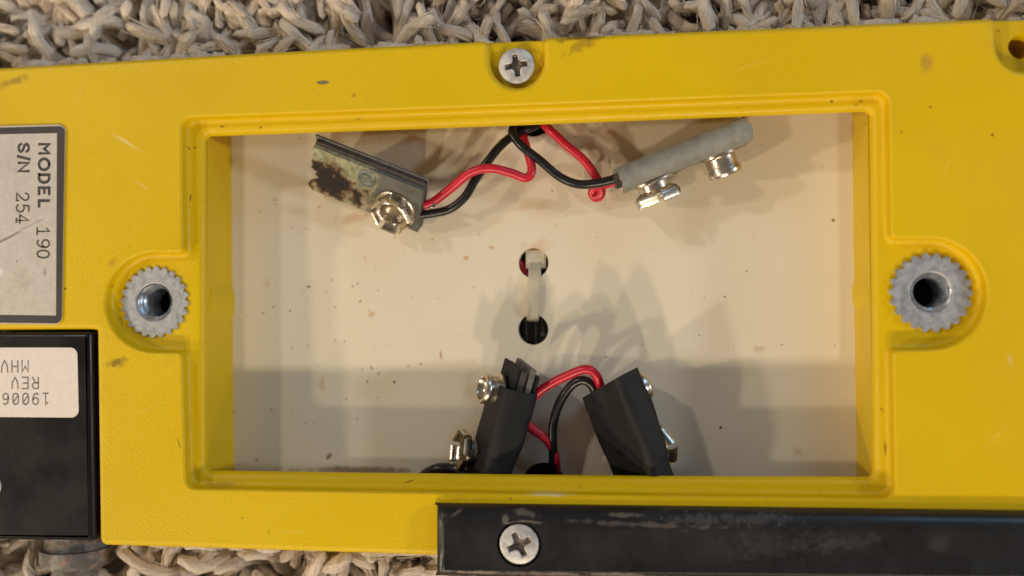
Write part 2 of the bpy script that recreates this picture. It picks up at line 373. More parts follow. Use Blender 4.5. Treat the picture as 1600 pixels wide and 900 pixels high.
INK = simple('faded_black_ink', (0.05, 0.042, 0.04), 0.5, 0, 0.5, 1500)
GREYINK = simple('dot_matrix_ink', (0.20, 0.165, 0.155), 0.6, 0, 0.25, 2500)
PAPER = simple('sticker_paper', (0.82, 0.72, 0.66), 0.55, 0, 0.04, 900)
k = NT('corroded_metal'); n1 = k.noise(220, 5, 0.7)
k.set(Base_Color=k.mix(k.ramp(n1, 0.42, 0.6), (0.12, 0.105, 0.095), k.mix(k.ramp(k.noise(600, 4), 0.4, 0.6), (0.30, 0.20, 0.15), (0.26, 0.26, 0.26))), Metallic=0.35, Roughness=0.6, Normal=k.bump(k.noise(900, 4), 0.4, 0.0003)); CORR = k.out()

# ------------------------------------------------------------------ carpet
m_ = NT('carpet_backing'); m_.set(Base_Color=m_.mix(m_.ramp(m_.noise(120, 4), 0.3, 0.7), (0.45, 0.37, 0.28), (0.60, 0.50, 0.40)), Roughness=0.95, Normal=m_.bump(m_.noise(300, 4), 1.0, 0.004))
g = MB(); HX, HY = 300, 240
g.add([(-HX, -HY, 0), (HX, -HY, 0), (HX, HY, 0), (-HX, HY, 0)], [(0, 1, 2, 3)])
tag(g.build('carpet', m_.out(), wn=False), kind='structure')

def carpet_pile():
    sp = 1.8; xs = np.arange(-135, 150, sp); ys = np.arange(-88, 92, sp)
    X, Y = np.meshgrid(xs, ys); X = X.ravel() + rng.uniform(-1.3, 1.3, X.size); Y = Y.ravel() + rng.uniform(-1.3, 1.3, Y.size)
    keep = ~((Y > -39) & (Y < 36))
    fx = P(124, 880, T-8); keep &= ~((np.abs(X-fx.x) < 9) & (Y < 0) & (Y > fx.y-20))
    X, Y = X[keep], Y[keep]; n = X.size
    ns, nr = 9, 7
    # tufts share a lean so that neighbouring yarns fall together
    kx = np.array([[0.11, 0.05], [0.045, -0.13], [-0.09, 0.08], [0.19, 0.02]])
    ph = rng.uniform(0, 6.28, 4); fld = sum(np.sin(X*k_[0]+Y*k_[1]+p_) for k_, p_ in zip(kx, ph))
    ang = fld*1.5 + rng.normal(0, 0.55, n)
    Ln = rng.uniform(11, 21, n); bend = rng.uniform(0.7, 1.5, n); curl = rng.normal(0, 0.20, n)
    R0 = rng.uniform(0.75, 1.2, n); hz = rng.uniform(6, 13.5, n)
    P_ = np.zeros((n, ns, 3)); px, py, pz = X.copy(), Y.copy(), np.full(n, 0.5)
    t0 = rng.uniform(0.2, 0.8, n)
    pz = hz.copy()
    for i in range(ns):
        P_[:, i, 0], P_[:, i, 1], P_[:, i, 2] = px, py, pz
        tilt = t0 + bend*(i/(ns-1))
        a = ang + curl*i; st = Ln/(ns-1)*(0.35 if i == ns-2 else 1.0)
        px = px + np.cos(a)*np.sin(tilt)*st; py = py + np.sin(a)*np.sin(tilt)*st; pz = pz + np.cos(tilt)*st
    def edge(pa, pb):
        a_, b_ = P(*pa, T), P(*pb, T); return a_.y+(P_[:, :, 0]-a_.x)*(b_.y-a_.y)/(b_.x-a_.x)
    rad_ = R0[:, None]*0.7; side = (Y > 0)[:, None]
    yt = np.maximum(edge((0, 104.5), (800, 60)), edge((850, 57), (1553, 27)))+rad_
    yb = np.where(P_[:, :, 0] < P(151, 850, T).x, edge((-262, 842), (146, 846)), edge((154, 853), (1880, 912)))-rad_-0.3
    P_[:, :, 1] = np.where(side, np.maximum(P_[:, :, 1], yt), np.minimum(P_[:, :, 1], yb))
    P_[:, :, 2] = np.where(P_[:, :, 2] > T-8, T-8+4*np.tanh((P_[:, :, 2]-T+8)/6), P_[:, :, 2])
    tang = np.gradient(P_, axis=1); tang /= np.linalg.norm(tang, axis=2, keepdims=True)
    up = np.stack([-np.sin(ang), np.cos(ang), np.zeros(n)], 1)[:, None, :]
    A = up - tang*np.sum(up*tang, 2, keepdims=True); A /= np.linalg.norm(A, axis=2, keepdims=True); B = np.cross(tang, A)
    prof = np.array([0.75, 0.95, 1.0, 1.03, 1.02, 1.0, 0.95, 0.80, 0.02])
    rr = R0[:, None]*prof[None]*(1+rng.normal(0, 0.07, (n, ns)))
    th = np.arange(nr)*2*np.pi/nr
    wob = 1+rng.normal(0, 0.13, (n, ns, nr))
    V = P_[:, :, None, :] + (rr[:, :, None]*wob)[..., None]*(A[:, :, None, :]*np.cos(th)[None, None, :, None] + B[:, :, None, :]*np.sin(th)[None, None, :, None])
    V = V.reshape(-1, 3)*MM
    # loose fibres along each yarn, where the carpet shows
    vis = np.where((np.abs(X) < 112) & (np.abs(Y) < 72))[0]; NF = 16; idx = np.repeat(vis, NF); K = 5; nfb = idx.size
    ta = rng.uniform(0.05, 0.55, nfb); tb = np.minimum(1.0, ta+rng.uniform(0.25, 0.5, nfb)); fa = rng.uniform(0, 6.28, nfb); ft = rng.normal(0, 0.9, nfb); lift = rng.uniform(0.0, 1.15, nfb)**2
    FP = np.zeros((nfb, K, 3))
    for k2 in range(K):
        f = k2/(K-1); tt = (ta+(tb-ta)*f)*(ns-1); i0 = np.minimum(tt.astype(int), ns-2); fr = (tt-i0)[:, None]
        lerp = lambda Q: Q[idx, i0]*(1-fr)+Q[idx, i0+1]*fr
        an_ = fa+ft*f; rr3 = (R0[idx]*(0.97+lift*f*f*0.9))[:, None]
        FP[:, k2] = lerp(P_)+(lerp(A)*np.cos(an_)[:, None]+lerp(B)*np.sin(an_)[:, None])*rr3
    FP[:, :, 1] = np.where((Y[idx] > 0)[:, None], np.maximum(FP[:, :, 1], 25.0), FP[:, :, 1])
    fw = np.array([0.05, 0.085, 0.085, 0.07, 0.02]); th3 = np.arange(3)*2.0944
    FT = np.gradient(FP, axis=1); FT /= np.linalg.norm(FT, axis=2, keepdims=True)+1e-9
    FA = np.cross(FT, np.array([0.3, 0.5, 0.81])); FA /= np.linalg.norm(FA, axis=2, keepdims=True)+1e-9; FB = np.cross(FT, FA)
    FV = FP[:, :, None, :]+fw[None, :, None, None]*(FA[:, :, None, :]*np.cos(th3)[None, None, :, None]+FB[:, :, None, :]*np.sin(th3)[None, None, :, None])
    nv0 = len(V); V = np.concatenate([V, FV.reshape(-1, 3)*MM])
    i, k_ = np.meshgrid(np.arange(ns-1), np.arange(nr), indexing='ij'); i = i.ravel(); k_ = k_.ravel(); k2 = (k_+1) % nr
    fq = np.stack([i*nr+k_, i*nr+k2, (i+1)*nr+k2, (i+1)*nr+k_], 1)
    Fq = (fq[None] + (np.arange(n)*ns*nr)[:, None, None]).reshape(-1, 4)
    i, k_ = np.meshgrid(np.arange(K-1), np.arange(3), indexing='ij'); i = i.ravel(); k_ = k_.ravel(); k2 = (k_+1) % 3
    ff = np.stack([i*3+k_, i*3+k2, (i+1)*3+k2, (i+1)*3+k_], 1)
    Fq = np.concatenate([Fq, (ff[None]+(nv0+np.arange(nfb)*K*3)[:, None, None]).reshape(-1, 4)])
    me = bpy.data.meshes.new('carpet_pile'); me.vertices.add(len(V)); me.vertices.foreach_set('co', V.ravel())
    me.loops.add(Fq.size); me.loops.foreach_set('vertex_index', Fq.ravel().astype(np.int32))
    me.polygons.add(len(Fq)); me.polygons.foreach_set('loop_start', np.arange(0, Fq.size, 4, dtype=np.int32))
    me.polygons.foreach_set('use_smooth', np.ones(len(Fq), dtype=bool)); me.update(calc_edges=True)
    at = me.attributes.new('tint', 'FLOAT', 'POINT'); at.data.foreach_set('value', np.concatenate([np.repeat(rng.uniform(0, 1, n), ns*nr), np.repeat(rng.uniform(0.5, 1, nfb), K*3)]).astype(np.float32))
    t_ = np.arange(ns)/ns; lv = np.zeros((n, ns, nr, 3)); lv[..., 0] = (Ln[:, None]*t_[None])[:, :, None]*0.22; ph_ = th[None, None, :]+(t_*5.0)[None, :, None]
    lv[..., 1] = np.cos(ph_)+rng.uniform(0, 50, n)[:, None, None]; lv[..., 2] = np.sin(ph_)
    a2 = me.attributes.new('yarn', 'FLOAT_VECTOR', 'POINT'); a2.data.foreach_set('vector', np.concatenate([lv.reshape(-1, 3), np.zeros((nfb*K*3, 3))]).ravel().astype(np.float32))
    mt = NT('carpet_yarn'); yv = mt.n.new('ShaderNodeAttribute'); yv.attribute_name = 'yarn'; yv = yv.outputs['Vector']; an = mt.n.new('ShaderNodeAttribute'); an.attribute_name = 'tint'
    cc = mt.mix(an.outputs['Fac'], (0.78, 0.64, 0.515), (0.90, 0.79, 0.675))
    cc = mt.mix(mt.ma('MULTIPLY', mt.ramp(mt.noise(70, 4), 0.45, 0.75), 0.3), cc, (0.66, 0.53, 0.41))
    fib = mt.noise(2.2, 4, 0.7, 0.5, vec=yv)
    cc = mt.mix(mt.ma('MULTIPLY', mt.ramp(fib, 0.35, 0.65), 0.18), cc, (0.60, 0.48, 0.37))
    mt.set(Base_Color=cc, Roughness=0.95, Sheen_Weight=0.25, Normal=mt.bump(mt.noise(1800, 4, 0.7, 0.8), 0.5, 0.0004, mt.bump(fib, 0.9, 0.0008)))
    me.materials.append(mt.out())
    o = bpy.data.objects.new('carpet_pile', me); col.objects.link(o)
    tag(o, 'cream shag carpet pile of thick soft yarn under the yellow case', 'carpet pile', kind='stuff')
carpet_pile()

# ------------------------------------------------------------------ the yellow case
case = thing('instrument_case', 'yellow plastic instrument case lying open with an empty cream battery compartment', 'instrument case', (0, 0, ZB))

def arc_px(cxp, cyp, rx, ry, a0, a1, n=14):
    return [(cxp+rx*math.cos(math.radians(a0+(a1-a0)*i/n)), cyp+ry*math.sin(math.radians(a0+(a1-a0)*i/n))) for i in range(n+1)]

# outline of the top face (image order, clockwise on screen -> made counter-clockwise)
pocket = arc_px(806, 93, 46, 47, 182, 358-360, 1)  # placeholder, replaced below
pocket = [(757, 62.5), (764, 70)] + arc_px(807, 90, 43, 46, 180, 0, 16) + [(848, 68), (853, 57)]
notch = [(1552, 27), (1557, 36), (1558, 62)] + arc_px(1602, 66, 44, 44, 180, 90, 10) + [(1640, 110), (1648, 100), (1652, 24)]
outer_px = [(-260, 120), (0, 104.5), (400, 81)] + pocket + [(1300, 38)] + notch + [(1860, 15), (1880, 910), (1300, 893), (680, 869), (300, 857)]
corner = [(154, 853), (149.5, 515), (-260, 518)]
pts = PP(outer_px + corner, T)
rads = [3.0] + [0]*(len(outer_px)-1) + [1.4, 0.5, 1.2]
iR = len([(-260, 120), (0, 104.5), (400, 81)] + pocket + [(1300, 38)] + notch)
rads[iR] = 3.0; rads[iR+1] = 3.0
OUT = ccw(dedupe(round_poly(pts, rads, 8)))

rec_px = [(283, 184), (1388, 143)]
recess = [(283, 184), (700, 169), (1100, 154), (1389, 143), (1393, 373)] + [(1430, 373)] + arc_px(1455, 459, 88, 86, -90, 90, 20) + [(1430, 546), (1395, 546), (1399, 779), (1000, 774), (600, 768), (290, 763),
          (284, 550), (262, 550)] + arc_px(243, 472, 79, 78, 90, 270, 20) + [(262, 395), (285, 395)]
pts = PP(recess, T)
rads = [0]*len(recess)
for i, p in enumerate(recess):
    if p in ((283, 184), (1389, 143), (1399, 779), (290, 763)): rads[i] = 1.9
    if p in ((1393, 373), (1395, 546), (284, 550), (285, 395)): rads[i] = 0.9
REC = ccw(dedupe(round_poly(pts, rads, 8)))
open_px = [(318, 211), (700, 197.5), (1100, 182), (1362, 171.5), (1365, 460), (1367, 747), (1000, 745.5), (600, 741), (318, 737), (318, 470)]
OPN = ccw(dedupe(round_poly(PP(open_px, ZL), [1.0, 0, 0, 1.0, 0, 1.0, 0, 0, 1.0, 0], 8)))

b = MB()
def qarc(n=5): return [(math.pi/2)*i/n for i in range(n+1)]
r = 1.05
loops = [L3(offset(OUT, -r*(1-math.sin(a))), T-r*(1-math.cos(a))) for a in qarc(6)] + [L3(OUT, ZB+3), L3(offset(OUT, -2.5), ZB)]
# the big outer rounding, loosened to a soft moulded edge
b.loops(loops)
top_outer = [p[:2] for p in loops[0]]
r1, r2 = 0.5, 0.85
rl = [L3(offset(REC, r1*(1-math.sin(a))), T-r1*(1-math.cos(a))) for a in qarc(4)]
rl += [L3(offset(REC, -r2*(1-math.cos(a))), ZL+r2*(1-math.sin(a))) for a in qarc(4)]
b.loops(rl)
b.region(top_outer, [[p[:2] for p in rl[0]]], T)
r3 = 1.15
ol = [L3(offset(OPN, r3*(1-math.sin(a))), ZL-r3*(1-math.cos(a))) for a in qarc(4)] + [L3(OPN, ZL-1.3)]
b.loops(ol)
def circ(px, py, z, rpx, n=36):
    c0 = P(px, py, z); r_ = (P(px+rpx, py, z)-c0).length
    return [Vector((c0.x+r_*math.cos(2*math.pi*i/n), c0.y+r_*math.sin(2*math.pi*i/n))) for i in range(n)]
ih = [circ(241, 472, ZL, 40), circ(1455, 457, ZL, 48)]
b.region([p[:2] for p in rl[-1]], [[p[:2] for p in ol[0]]]+ih, ZL)
for h in ih: b.loops([L3(h, ZL), L3(h, ZL-6)])
# cavity below the lip: side walls flush with the opening, room under the long lips
zt = ZL-1.3
fl = PP([(362, 205), (1331, 165), (1338, 760), (368, 745)], ZF-0.3)
ext = 9.0
ctop = [P(318, 211, zt).to_2d(), P(1362, 171.5, zt).to_2d(), P(1367, 747, zt).to_2d(), P(318, 737, zt).to_2d()]
ctop = [OPN and v for v in ctop]
lx_t, lx_b = P(318, 211, ZL).x, P(318, 737, ZL).x; rx_t, rx_b = P(1362, 171.5, ZL).x, P(1367, 747, ZL).x
ty = P(318, 211, ZL).y + ext; by = P(1367, 747, ZL).y - ext
A = [(lx_t, ty, zt), (rx_t, ty, zt), (rx_b, by, zt), (lx_b, by, zt)]
B = [(fl[0].x, ty, ZF-3), (fl[1].x, ty, ZF-3), (fl[2].x, by, ZF-3), (fl[3].x, by, ZF-3)]
# side walls lean to meet the panel edge that shows at its foot
b.add(A+B, [(0, 1, 5, 4), (1, 2, 6, 5), (2, 3, 7, 6), (3, 0, 4, 7)])
b.region(ccw([Vector((A[i][0]+(-0.01 if i in (0, 3) else 0.01), A[i][1])) for i in range(4)]), [OPN], zt+0.002, flip=True)
# pocket floors (screw pocket, corner notch)
def patch(px, z, rad, depth=6.0):
    lo = ccw(dedupe(round_poly(PP(px, z), rad, 6)))
    ls = [L3(offset(lo, -0.5*(1-math.sin(a))), z-0.5*(1-math.cos(a))) for a in qarc(3)] + [L3(lo, z-depth)]
    b.loops(ls); b.region([p[:2] for p in ls[0]], [], z)
ZP = T-2.4
patch([(750, 66.5), (862, 61.5), (862, 150), (750, 150)], ZP, [0.3]*4)
# corner notch floor with its screw hole
lo = ccw(dedupe(round_poly(PP([(1540, 31), (1670, 29), (1670, 130), (1540, 130)], ZP), 0.3, 6)))
hc = P(1596, 73, ZP); hr = 2.0
hole = [Vector((hc.x+hr*math.cos(t*math.pi/14), hc.y+hr*math.sin(t*math.pi/14))) for t in range(28)]
ls = [L3(offset(lo, -0.5*(1-math.sin(a))), ZP-0.5*(1-math.cos(a))) for a in qarc(3)] + [L3(lo, ZP-8)]
b.loops(ls); b.region([p[:2] for p in ls[0]], [hole], ZP)
b.loops([L3(hole, ZP), L3(offset(hole, -0.15), ZP-0.4), L3(offset(hole, -0.2), ZP-6)], cap1=True)
# the screw bosses that bulge through the cavity's end walls
for (ix, iy, a0, a1) in ((242, 472, -60, 60), (1454, 457, 120, 240)):
    c0 = P(ix, iy, ZL); wallx = lx_t if ix < 800 else rx_t
    R = abs(c0.x-wallx)+0.45; arc = [Vector((c0.x+R*math.cos(math.radians(a0+(a1-a0)*i/24)), c0.y+R*math.sin(math.radians(a0+(a1-a0)*i/24)))) for i in range(25)]
    tilt = ((fl[0].x+fl[3].x)/2-lx_t if ix < 800 else (fl[1].x+fl[2].x)/2-rx_t)
    lo2 = [(p.x+tilt, p.y, ZF-3) for p in arc]; hi2 = [(p.x+tilt*0.12, p.y, ZL-2.6) for p in arc]; hi3 = [(p.x-(0.6 if ix < 800 else -0.6), p.y, ZL-1.9) for p in arc]
    b.loops([hi3, hi2, lo2], closed=False)
body = b.build('case_body', YELLOW, case, angle=50)

# cream panel with two holes
zt_ = 1.4
pb = MB()
px0 = min(fl[0].x, fl[3].x)-0.7; px1 = max(fl[1].x, fl[2].x)+0.7
pan = ccw([Vector((px0, ty-0.2)), Vector((px1, ty-0.2)), Vector((px1, by+0.2)), Vector((px0, by+0.2))])
def circ(px, py, z, rpx, n=36):
    c0 = P(px, py, z); r_ = (P(px+rpx, py, z)-c0).length
    return [Vector((c0.x+r_*math.cos(2*math.pi*i/n), c0.y+r_*math.sin(2*math.pi*i/n))) for i in range(n)]
holes = [circ(833.5, 411, ZF, 23.5), circ(833, 515, ZF, 23.8), circ(850, 757, ZF, 34), circ(834, 186, ZF, 28)]
pb.region(pan, holes, ZF)
for h in holes: pb.loops([L3(h, ZF), L3(h, ZF-zt_)])
pb.region(pan, holes, ZF-zt_, flip=True); pb.loops([L3(pan, ZF), L3(pan, ZF-zt_)])
panel = pb.build('compartment_floor', CREAM, case, angle=40)
tag(panel, 'cream panel with two small round holes and brown specks')
# circuit board seen through the holes
pc = MB(); zc = ZF-4.2
pc.region(ccw([Vector((p.x*0.98, p.y*0.98)) for p in pan]), [], zc); pc.region(ccw([Vector((p.x*0.98, p.y*0.98)) for p in pan]), [], zc-1.5, flip=True)
board = pc.build('circuit_board', PCB, case)
tr = MB()
def strip(mb, pxs, z, w_, h=0.06):
    p = [P(x, y, z) for x, y in pxs]
    for a, e in zip(p[:-1], p[1:]):
        d = (e-a).normalized(); n = Vector((-d.y, d.x, 0))*w_/2
        mb.add([a-n, a+n, e+n, e-n, *(q_+Vector((0, 0, h)) for q_ in (a-n, a+n, e+n, e-n))], [(4, 5, 6, 7), (0, 1, 5, 4), (1, 2, 6, 5), (2, 3, 7, 6), (3, 0, 4, 7)])
strip(tr, [(822.5, 500), (822.5, 545)], zc, 0.18); strip(tr, [(837, 490), (837.5, 545)], zc, 0.18); strip(tr, [(839, 488), (846, 500), (848, 508), (848, 522)], zc, 0.16)
for x_, y_, r_ in ((822.5, 501, 0.38), (848, 522, 0.45)): tr.lathe(P(x_, y_, zc), (0, 0, 1), [(r_, 0), (r_, 0.09)], 16)
tr.build('trace', TRACE, board, wn=False, angle=30)
rb = MB(); rb.tube(smooth_path([P(x, y, ZF+z) for x, y, z in ((800, 395, -3), (812, 413, -2.4), (824, 428, -2.4), (846, 440, -3))]), 0.95)
rb.build('lead_wire', REDW, case)

# threaded inserts
def insert(px, py, rpx, hpx, teeth, z, phase):
    c0 = P(px, py, z); ro = (P(px+rpx, py, z)-c0).length; hr = (P(px+hpx, py, z)-c0).length
    mb = MB(); n = teeth*8
    def rf(r_, h, u):
        if r_ < ro*0.8: return r_
        s = abs(((u*teeth+phase) % 1.0)-0.5)*2       # 0..1
        return r_ - (ro*0.125)*(1-min(1, s*1.45))
    hdx = (P(px, py, z).x*0)
    mb.lathe(c0, (0, 0, 1), [(ro, -3.0), (ro, -0.12), (ro*0.985, 0.0), (hr*1.10, 0.02), (hr*1.0, -0.18)], n, (1, 0, 0), cap1=False, rfun=rf)
    ring = mb.build('threaded_insert', ZINC, case, angle=32)
    # helical thread down the bore
    th = MB(); L = []; pitch = 1.9; nn = 48; steps = 72; deep = 7.0
    for i in range(steps+1):
        h = -deep*i/steps; lp = []
        for k_ in range(nn):
            u = k_/nn; s = ((-h/pitch + u) % 1.0); tri = 1-abs(s*2-1)
            e = min(1.0, -h/0.5)
            lp.append(c0+Vector((math.cos(2*math.pi*u), math.sin(2*math.pi*u), 0))*(hr*(1.0-0.22*e*(1-tri)**0.8*1.0)) + Vector((0, 0, h-0.05)))
        L.append(lp)
    th.loops(L, cap1=False)
    th.build('thread', THREADM, ring, angle=60)
    dk = MB(); dk.lathe(c0+Vector((0, 0, -deep-0.1)), (0, 0, 1), [(hr*1.05, 0.0), (hr*1.05, 0.05)], 32); dk.build('bore_bottom', DARK, ring, wn=False)  # near-black disc: the shade down the bore is put into its colour
    # plastic pressed up round the knurl
    return ring
insert(241, 472, 53.5, 27, 24, ZL+0.35, 0.2)
insert(1455, 457, 66, 32, 22, ZL+0.55, 0.1)

# screws
def phillips(c0, r_, rot, parent, name='screw', dome=0.9, cross=0.60, tilt=(0, 0, 1), hd=0.9):
    mb = MB(); nr, na = 30, 96; ax = Vector(tilt).normalized(); a = Vector((1, 0, 0)); a = (a-ax*a.dot(ax)).normalized(); bb = ax.cross(a)
    rows = []; mis = []
    for i in range(nr+1):
        q_ = i/nr; lp = []
        rr = r_*q_
        for k_ in range(na):
            t = 2*math.pi*k_/na; x, y_ = rr*math.cos(t), rr*math.sin(t)
            zz = dome*(math.sqrt(max(0, 1-(q_*0.93)**2))-0.37)
            cxr, cyr = x*math.cos(rot)+y_*math.sin(rot), -x*math.sin(rot)+y_*math.cos(rot)
            hw = r_*0.125; ln = r_*cross
            d1 = max(abs(cxr)-hw, abs(cyr)-ln); d2 = max(abs(cyr)-hw, abs(cxr)-ln); d3 = math.hypot(x, y_)-r_*0.27
            d = min(d1, d2, d3); k2 = min(1, max(0, -d/(0.10*r_)+0.5))
            zz -= hd*k2*(0.55+0.45*max(0, 1-math.hypot(x, y_)/(r_*cross)))
            lp.append(Vector(c0)+a*x+bb*y_+ax*zz)
        rows.append(lp)
    rows.append([p-ax*1.6 for p in rows[-1]])
    o = len(mb.v); mb.loops(rows[1:])
    mb.add([Vector(c0)+ax*(dome*0.63-hd)] + rows[1], [(0, 1+k_, 1+(k_+1) % na) for k_ in range(na)])
    ob = mb.build(name, [STEEL, RECESS], parent, angle=55, wn=False)
    # recess faces get a darker metal than the rest of the head
    me = ob.data; base = Vector(c0)*MM-parent_off(parent)
    for f in me.polygons:
        d = f.center-base; h = d.dot(ax); rad = (d-ax*h).length; q_ = rad/(r_*MM)
        if q_ < 0.8:
            zz = dome*(math.sqrt(max(0, 1-(q_*0.93)**2))-0.37)*MM
            if h < zz-0.15*MM: f.material_index = 1
    return ob
sc1 = P(807, 103, ZP+1.2); phillips(sc1, (P(835, 103, ZP+1.2)-sc1).length, 0.15, case)

# nameplate
def plate(name, px, z, th_, rad, mat, parent, inset=0.03):
    lo = ccw(dedupe(round_poly(PP(px, z), rad, 8))); mb = MB()
    mb.loops([L3(lo, z), L3(lo, z+th_-inset), L3(offset(lo, -inset), z+th_)]); mb.region(offset(lo, -inset), [], z+th_)
    return mb.build(name, mat, parent, angle=40)
np_ = plate('nameplate', [(-215, 203), (103, 195), (97.5, 507), (-215, 503)], T-0.02, 0.32, [1.2, 1.35, 1.35, 1.2], PLATE, case)
tag(np_, 'silver nameplate with dark border reading MODEL 190')
lo = ccw(dedupe(round_poly(PP([(-213, 204.5), (101.5, 196.7), (96.2, 505.5), (-213, 501.5)], T+0.3), 1.2, 8)))
li = ccw(PP([(-201, 214), (89, 208), (87.5, 493), (-201, 489)], T+0.3))
mb = MB(); mb.region(lo, [li], T+0.306); mb.build('border', BORDER, np_, wn=False)

ZT = T+0.312
# stroke lettering: typed serif figures and the dot-matrix sticker
G = {  # unit box 0..1 x 0..1 (y up)
 '1': [[(.18, .78), (.5, 1), (.5, 0)], [(.15, 0), (.85, 0)]],
 '9': [[(.88, .62), (.70, .42), (.40, .40), (.15, .55), (.12, .78), (.30, .97), (.62, 1), (.86, .85), (.90, .60), (.82, .28), (.60, .04), (.28, .0), (.16, .12)]],
 '0': [[(.5, 1), (.22, .88), (.10, .5), (.22, .12), (.5, 0), (.78, .12), (.90, .5), (.78, .88), (.5, 1)]],
 '2': [[(.12, .72), (.22, .93), (.52, 1), (.82, .88), (.86, .65), (.62, .40), (.12, .03), (.88, .03), (.90, .2)]],
 '5': [[(.84, 1), (.24, 1), (.18, .56), (.48, .64), (.80, .52), (.88, .28), (.72, .06), (.40, .0), (.12, .14)]],
 '4': [[(.66, 0), (.66, 1), (.08, .28), (.95, .28)], [(.44, 0), (.88, 0)]],
 '6': [[(.82, .92), (.55, 1), (.25, .88), (.12, .5), (.18, .15), (.45, 0), (.78, .08), (.88, .32), (.70, .54), (.40, .56), (.14, .38)]],
 'Z': [[(.5, 1), (.22, .92), (.12, .7), (.12, .3), (.22, .08), (.5, 0), (.78, .08), (.88, .3), (.88, .7), (.78, .92), (.5, 1)], [(.2, .2), (.8, .8)]],
 'M': [[(.08, 0), (.08, 1), (.5, .5), (.92, 1), (.92, 0)]], 'H': [[(.1, 0), (.1, 1)], [(.9, 0), (.9, 1)], [(.1, .5), (.9, .5)]],
 'V': [[(.08, 1), (.15, .45), (.5, 0), (.85, .45), (.92, 1)]], 'R': [[(.1, 0), (.1, 1), (.7, 1), (.9, .82), (.88, .62), (.7, .5), (.1, .5)], [(.45, .5), (.9, 0)]],
 'O': [[(.5, 1), (.24, .95), (.07, .76), (0, .5), (.07, .24), (.24, .05), (.5, 0), (.76, .05), (.93, .24), (1, .5), (.93, .76), (.76, .95), (.5, 1)]], 'L': [[(0, 1), (0, 0), (1, 0)]],
 'D': [[(0, .03), (0, 1), (.55, 1), (.85, .85), (1, .5), (.85, .15), (.55, 0), (-.12, 0)]], 'S': [[(.97, .76), (.78, .95), (.5, 1), (.2, .94), (.05, .76), (.2, .58), (.5, .5), (.82, .4), (.96, .22), (.8, .06), (.5, 0), (.2, .05), (.02, .26)]],
 '/': [[(0, -.1), (1, 1.1)]], 'N': [[(0, 0), (0, 1), (1, 0), (1, 1)]],
 'E': [[(.9, 1), (.1, 1), (.1, 0), (.9, 0)], [(.1, .52), (.75, .52)]]}
def strokes(name, chars, z, wd, parent, mat):
    """chars: (char, tl, tr, bl) pixel corners on the plane z"""
    mb = MB(); lv = 0
    for ch, tl, tr_, bl in chars:
        a = P(*tl, z); e1 = P(*tr_, z)-a; e2 = P(*bl, z)-a
        for st in G[ch]:
            p = [a+e1*x+e2*(1-y_) for x, y_ in st]
            n = len(p); L = []
            for i in range(n):
                d1 = (p[i]-p[max(i-1, 0)]); d2 = (p[min(i+1, n-1)]-p[i]); d = (d1.normalized()+d2.normalized())
                if d.length < 1e-6: d = d2
                d.normalize(); nn = Vector((-d.y, d.x, 0)); ref = (d2 if i == 0 else d1).normalized(); k_ = max(0.55, abs(ref.dot(d)))
                e = Vector((0, 0, 0)); 
                if i == 0: e = -d*wd*0.3
                if i == n-1: e = d*wd*0.3
                L.append((p[i]+e-nn*wd/2/k_, p[i]+e+nn*wd/2/k_))
            zz = Vector((0, 0, 0.0015*(lv % 4))); lv += 1
            mb.add([q_+zz for pr in L for q_ in pr], [(2*i, 2*i+1, 2*i+3, 2*i+2) for i in range(n-1)])
    ob = mb.build(name, mat, parent, weld=False, smooth=False)
    # all strokes face up
    bm = bmesh.new(); bm.from_mesh(ob.data)
    for f in bm.faces:
        if f.normal.z < 0: f.normal_flip()
    bm.to_mesh(ob.data); bm.free(); return ob
hb = 2.5
def bold_line(spans, xt, xb):
    return [(ch, (xt-hb, a_+hb), (xt-hb, b_-hb), (xb+hb, a_+hb)) for ch, a_, b_ in spans]
strokes('lettering', bold_line([('M', 221.5, 243.5), ('O', 245.5, 268), ('D', 270.5, 288), ('E', 289.5, 307.5), ('L', 311, 325.5)], 79.3, 58.5), ZT, 0.53, np_, INK)
strokes('lettering', bold_line([('S', 222, 240), ('/', 241.5, 251.5), ('N', 252, 270)], 47.5, 26.5), ZT, 0.50, np_, INK)
def vert_digits(s, x_top, x_bot, ys, wd):
    return [(ch, (x_top, y0), (x_top, y0+wd), (x_bot, y0)) for ch, y0 in zip(s, ys)]
strokes('lettering', vert_digits('190', 77, 58, (354, 373, 389.5), 15), ZT, 0.30, np_, INK)
strokes('lettering', vert_digits('254', 45, 25.5, (300, 318, 334.5), 15), ZT, 0.30, np_, INK)

# black module let into the corner
zm = T+0.35
mod = ccw(dedupe(round_poly(PP([(-262, 519.5), (141, 518.5), (146.5, 846), (-262, 842)], zm), [0.8, 0.6, 0.6, 0.8], 6)))
mb = MB(); rm = 1.0
ls = [L3(offset(mod, -rm*(1-math.sin(a))), zm-rm*(1-math.cos(a))) for a in qarc(5)] + [L3(mod, ZB+2)]
mb.loops(ls, cap1=False); mb.region([p[:2] for p in ls[0]], [], zm)
module = mb.build('black_module', MODMAT, case, angle=50)
st_ = plate('sticker', [(-190, 543), (121, 543), (123.5, 652.5), (-190, 650)], zm-0.005, 0.09, [0.9, 1.35, 1.35, 0.9], PAPER, case, 0.02)
tag(st_, 'white paper sticker with upside-down grey printing')
def flip_line(s, x_right, pitch, wd, y_top, y_bot):   # upside-down line: the first character is the rightmost
    out = []
    for i, ch in enumerate(s):
        if ch == ' ': continue
        xr = x_right-i*pitch; out.append((ch, (xr, y_bot), (xr-wd, y_bot), (xr, y_top)))
    return out
ZS = zm+0.09
strokes('lettering', flip_line('19ZZ6', 77, 15.6, 11.5, 614.5, 632) + flip_line('REV', 61, 15.9, 11.5, 589.5, 607) + flip_line('MHV', 45, 16, 11.5, 563.5, 581.5), ZS, 0.27, st_, GREYINK)
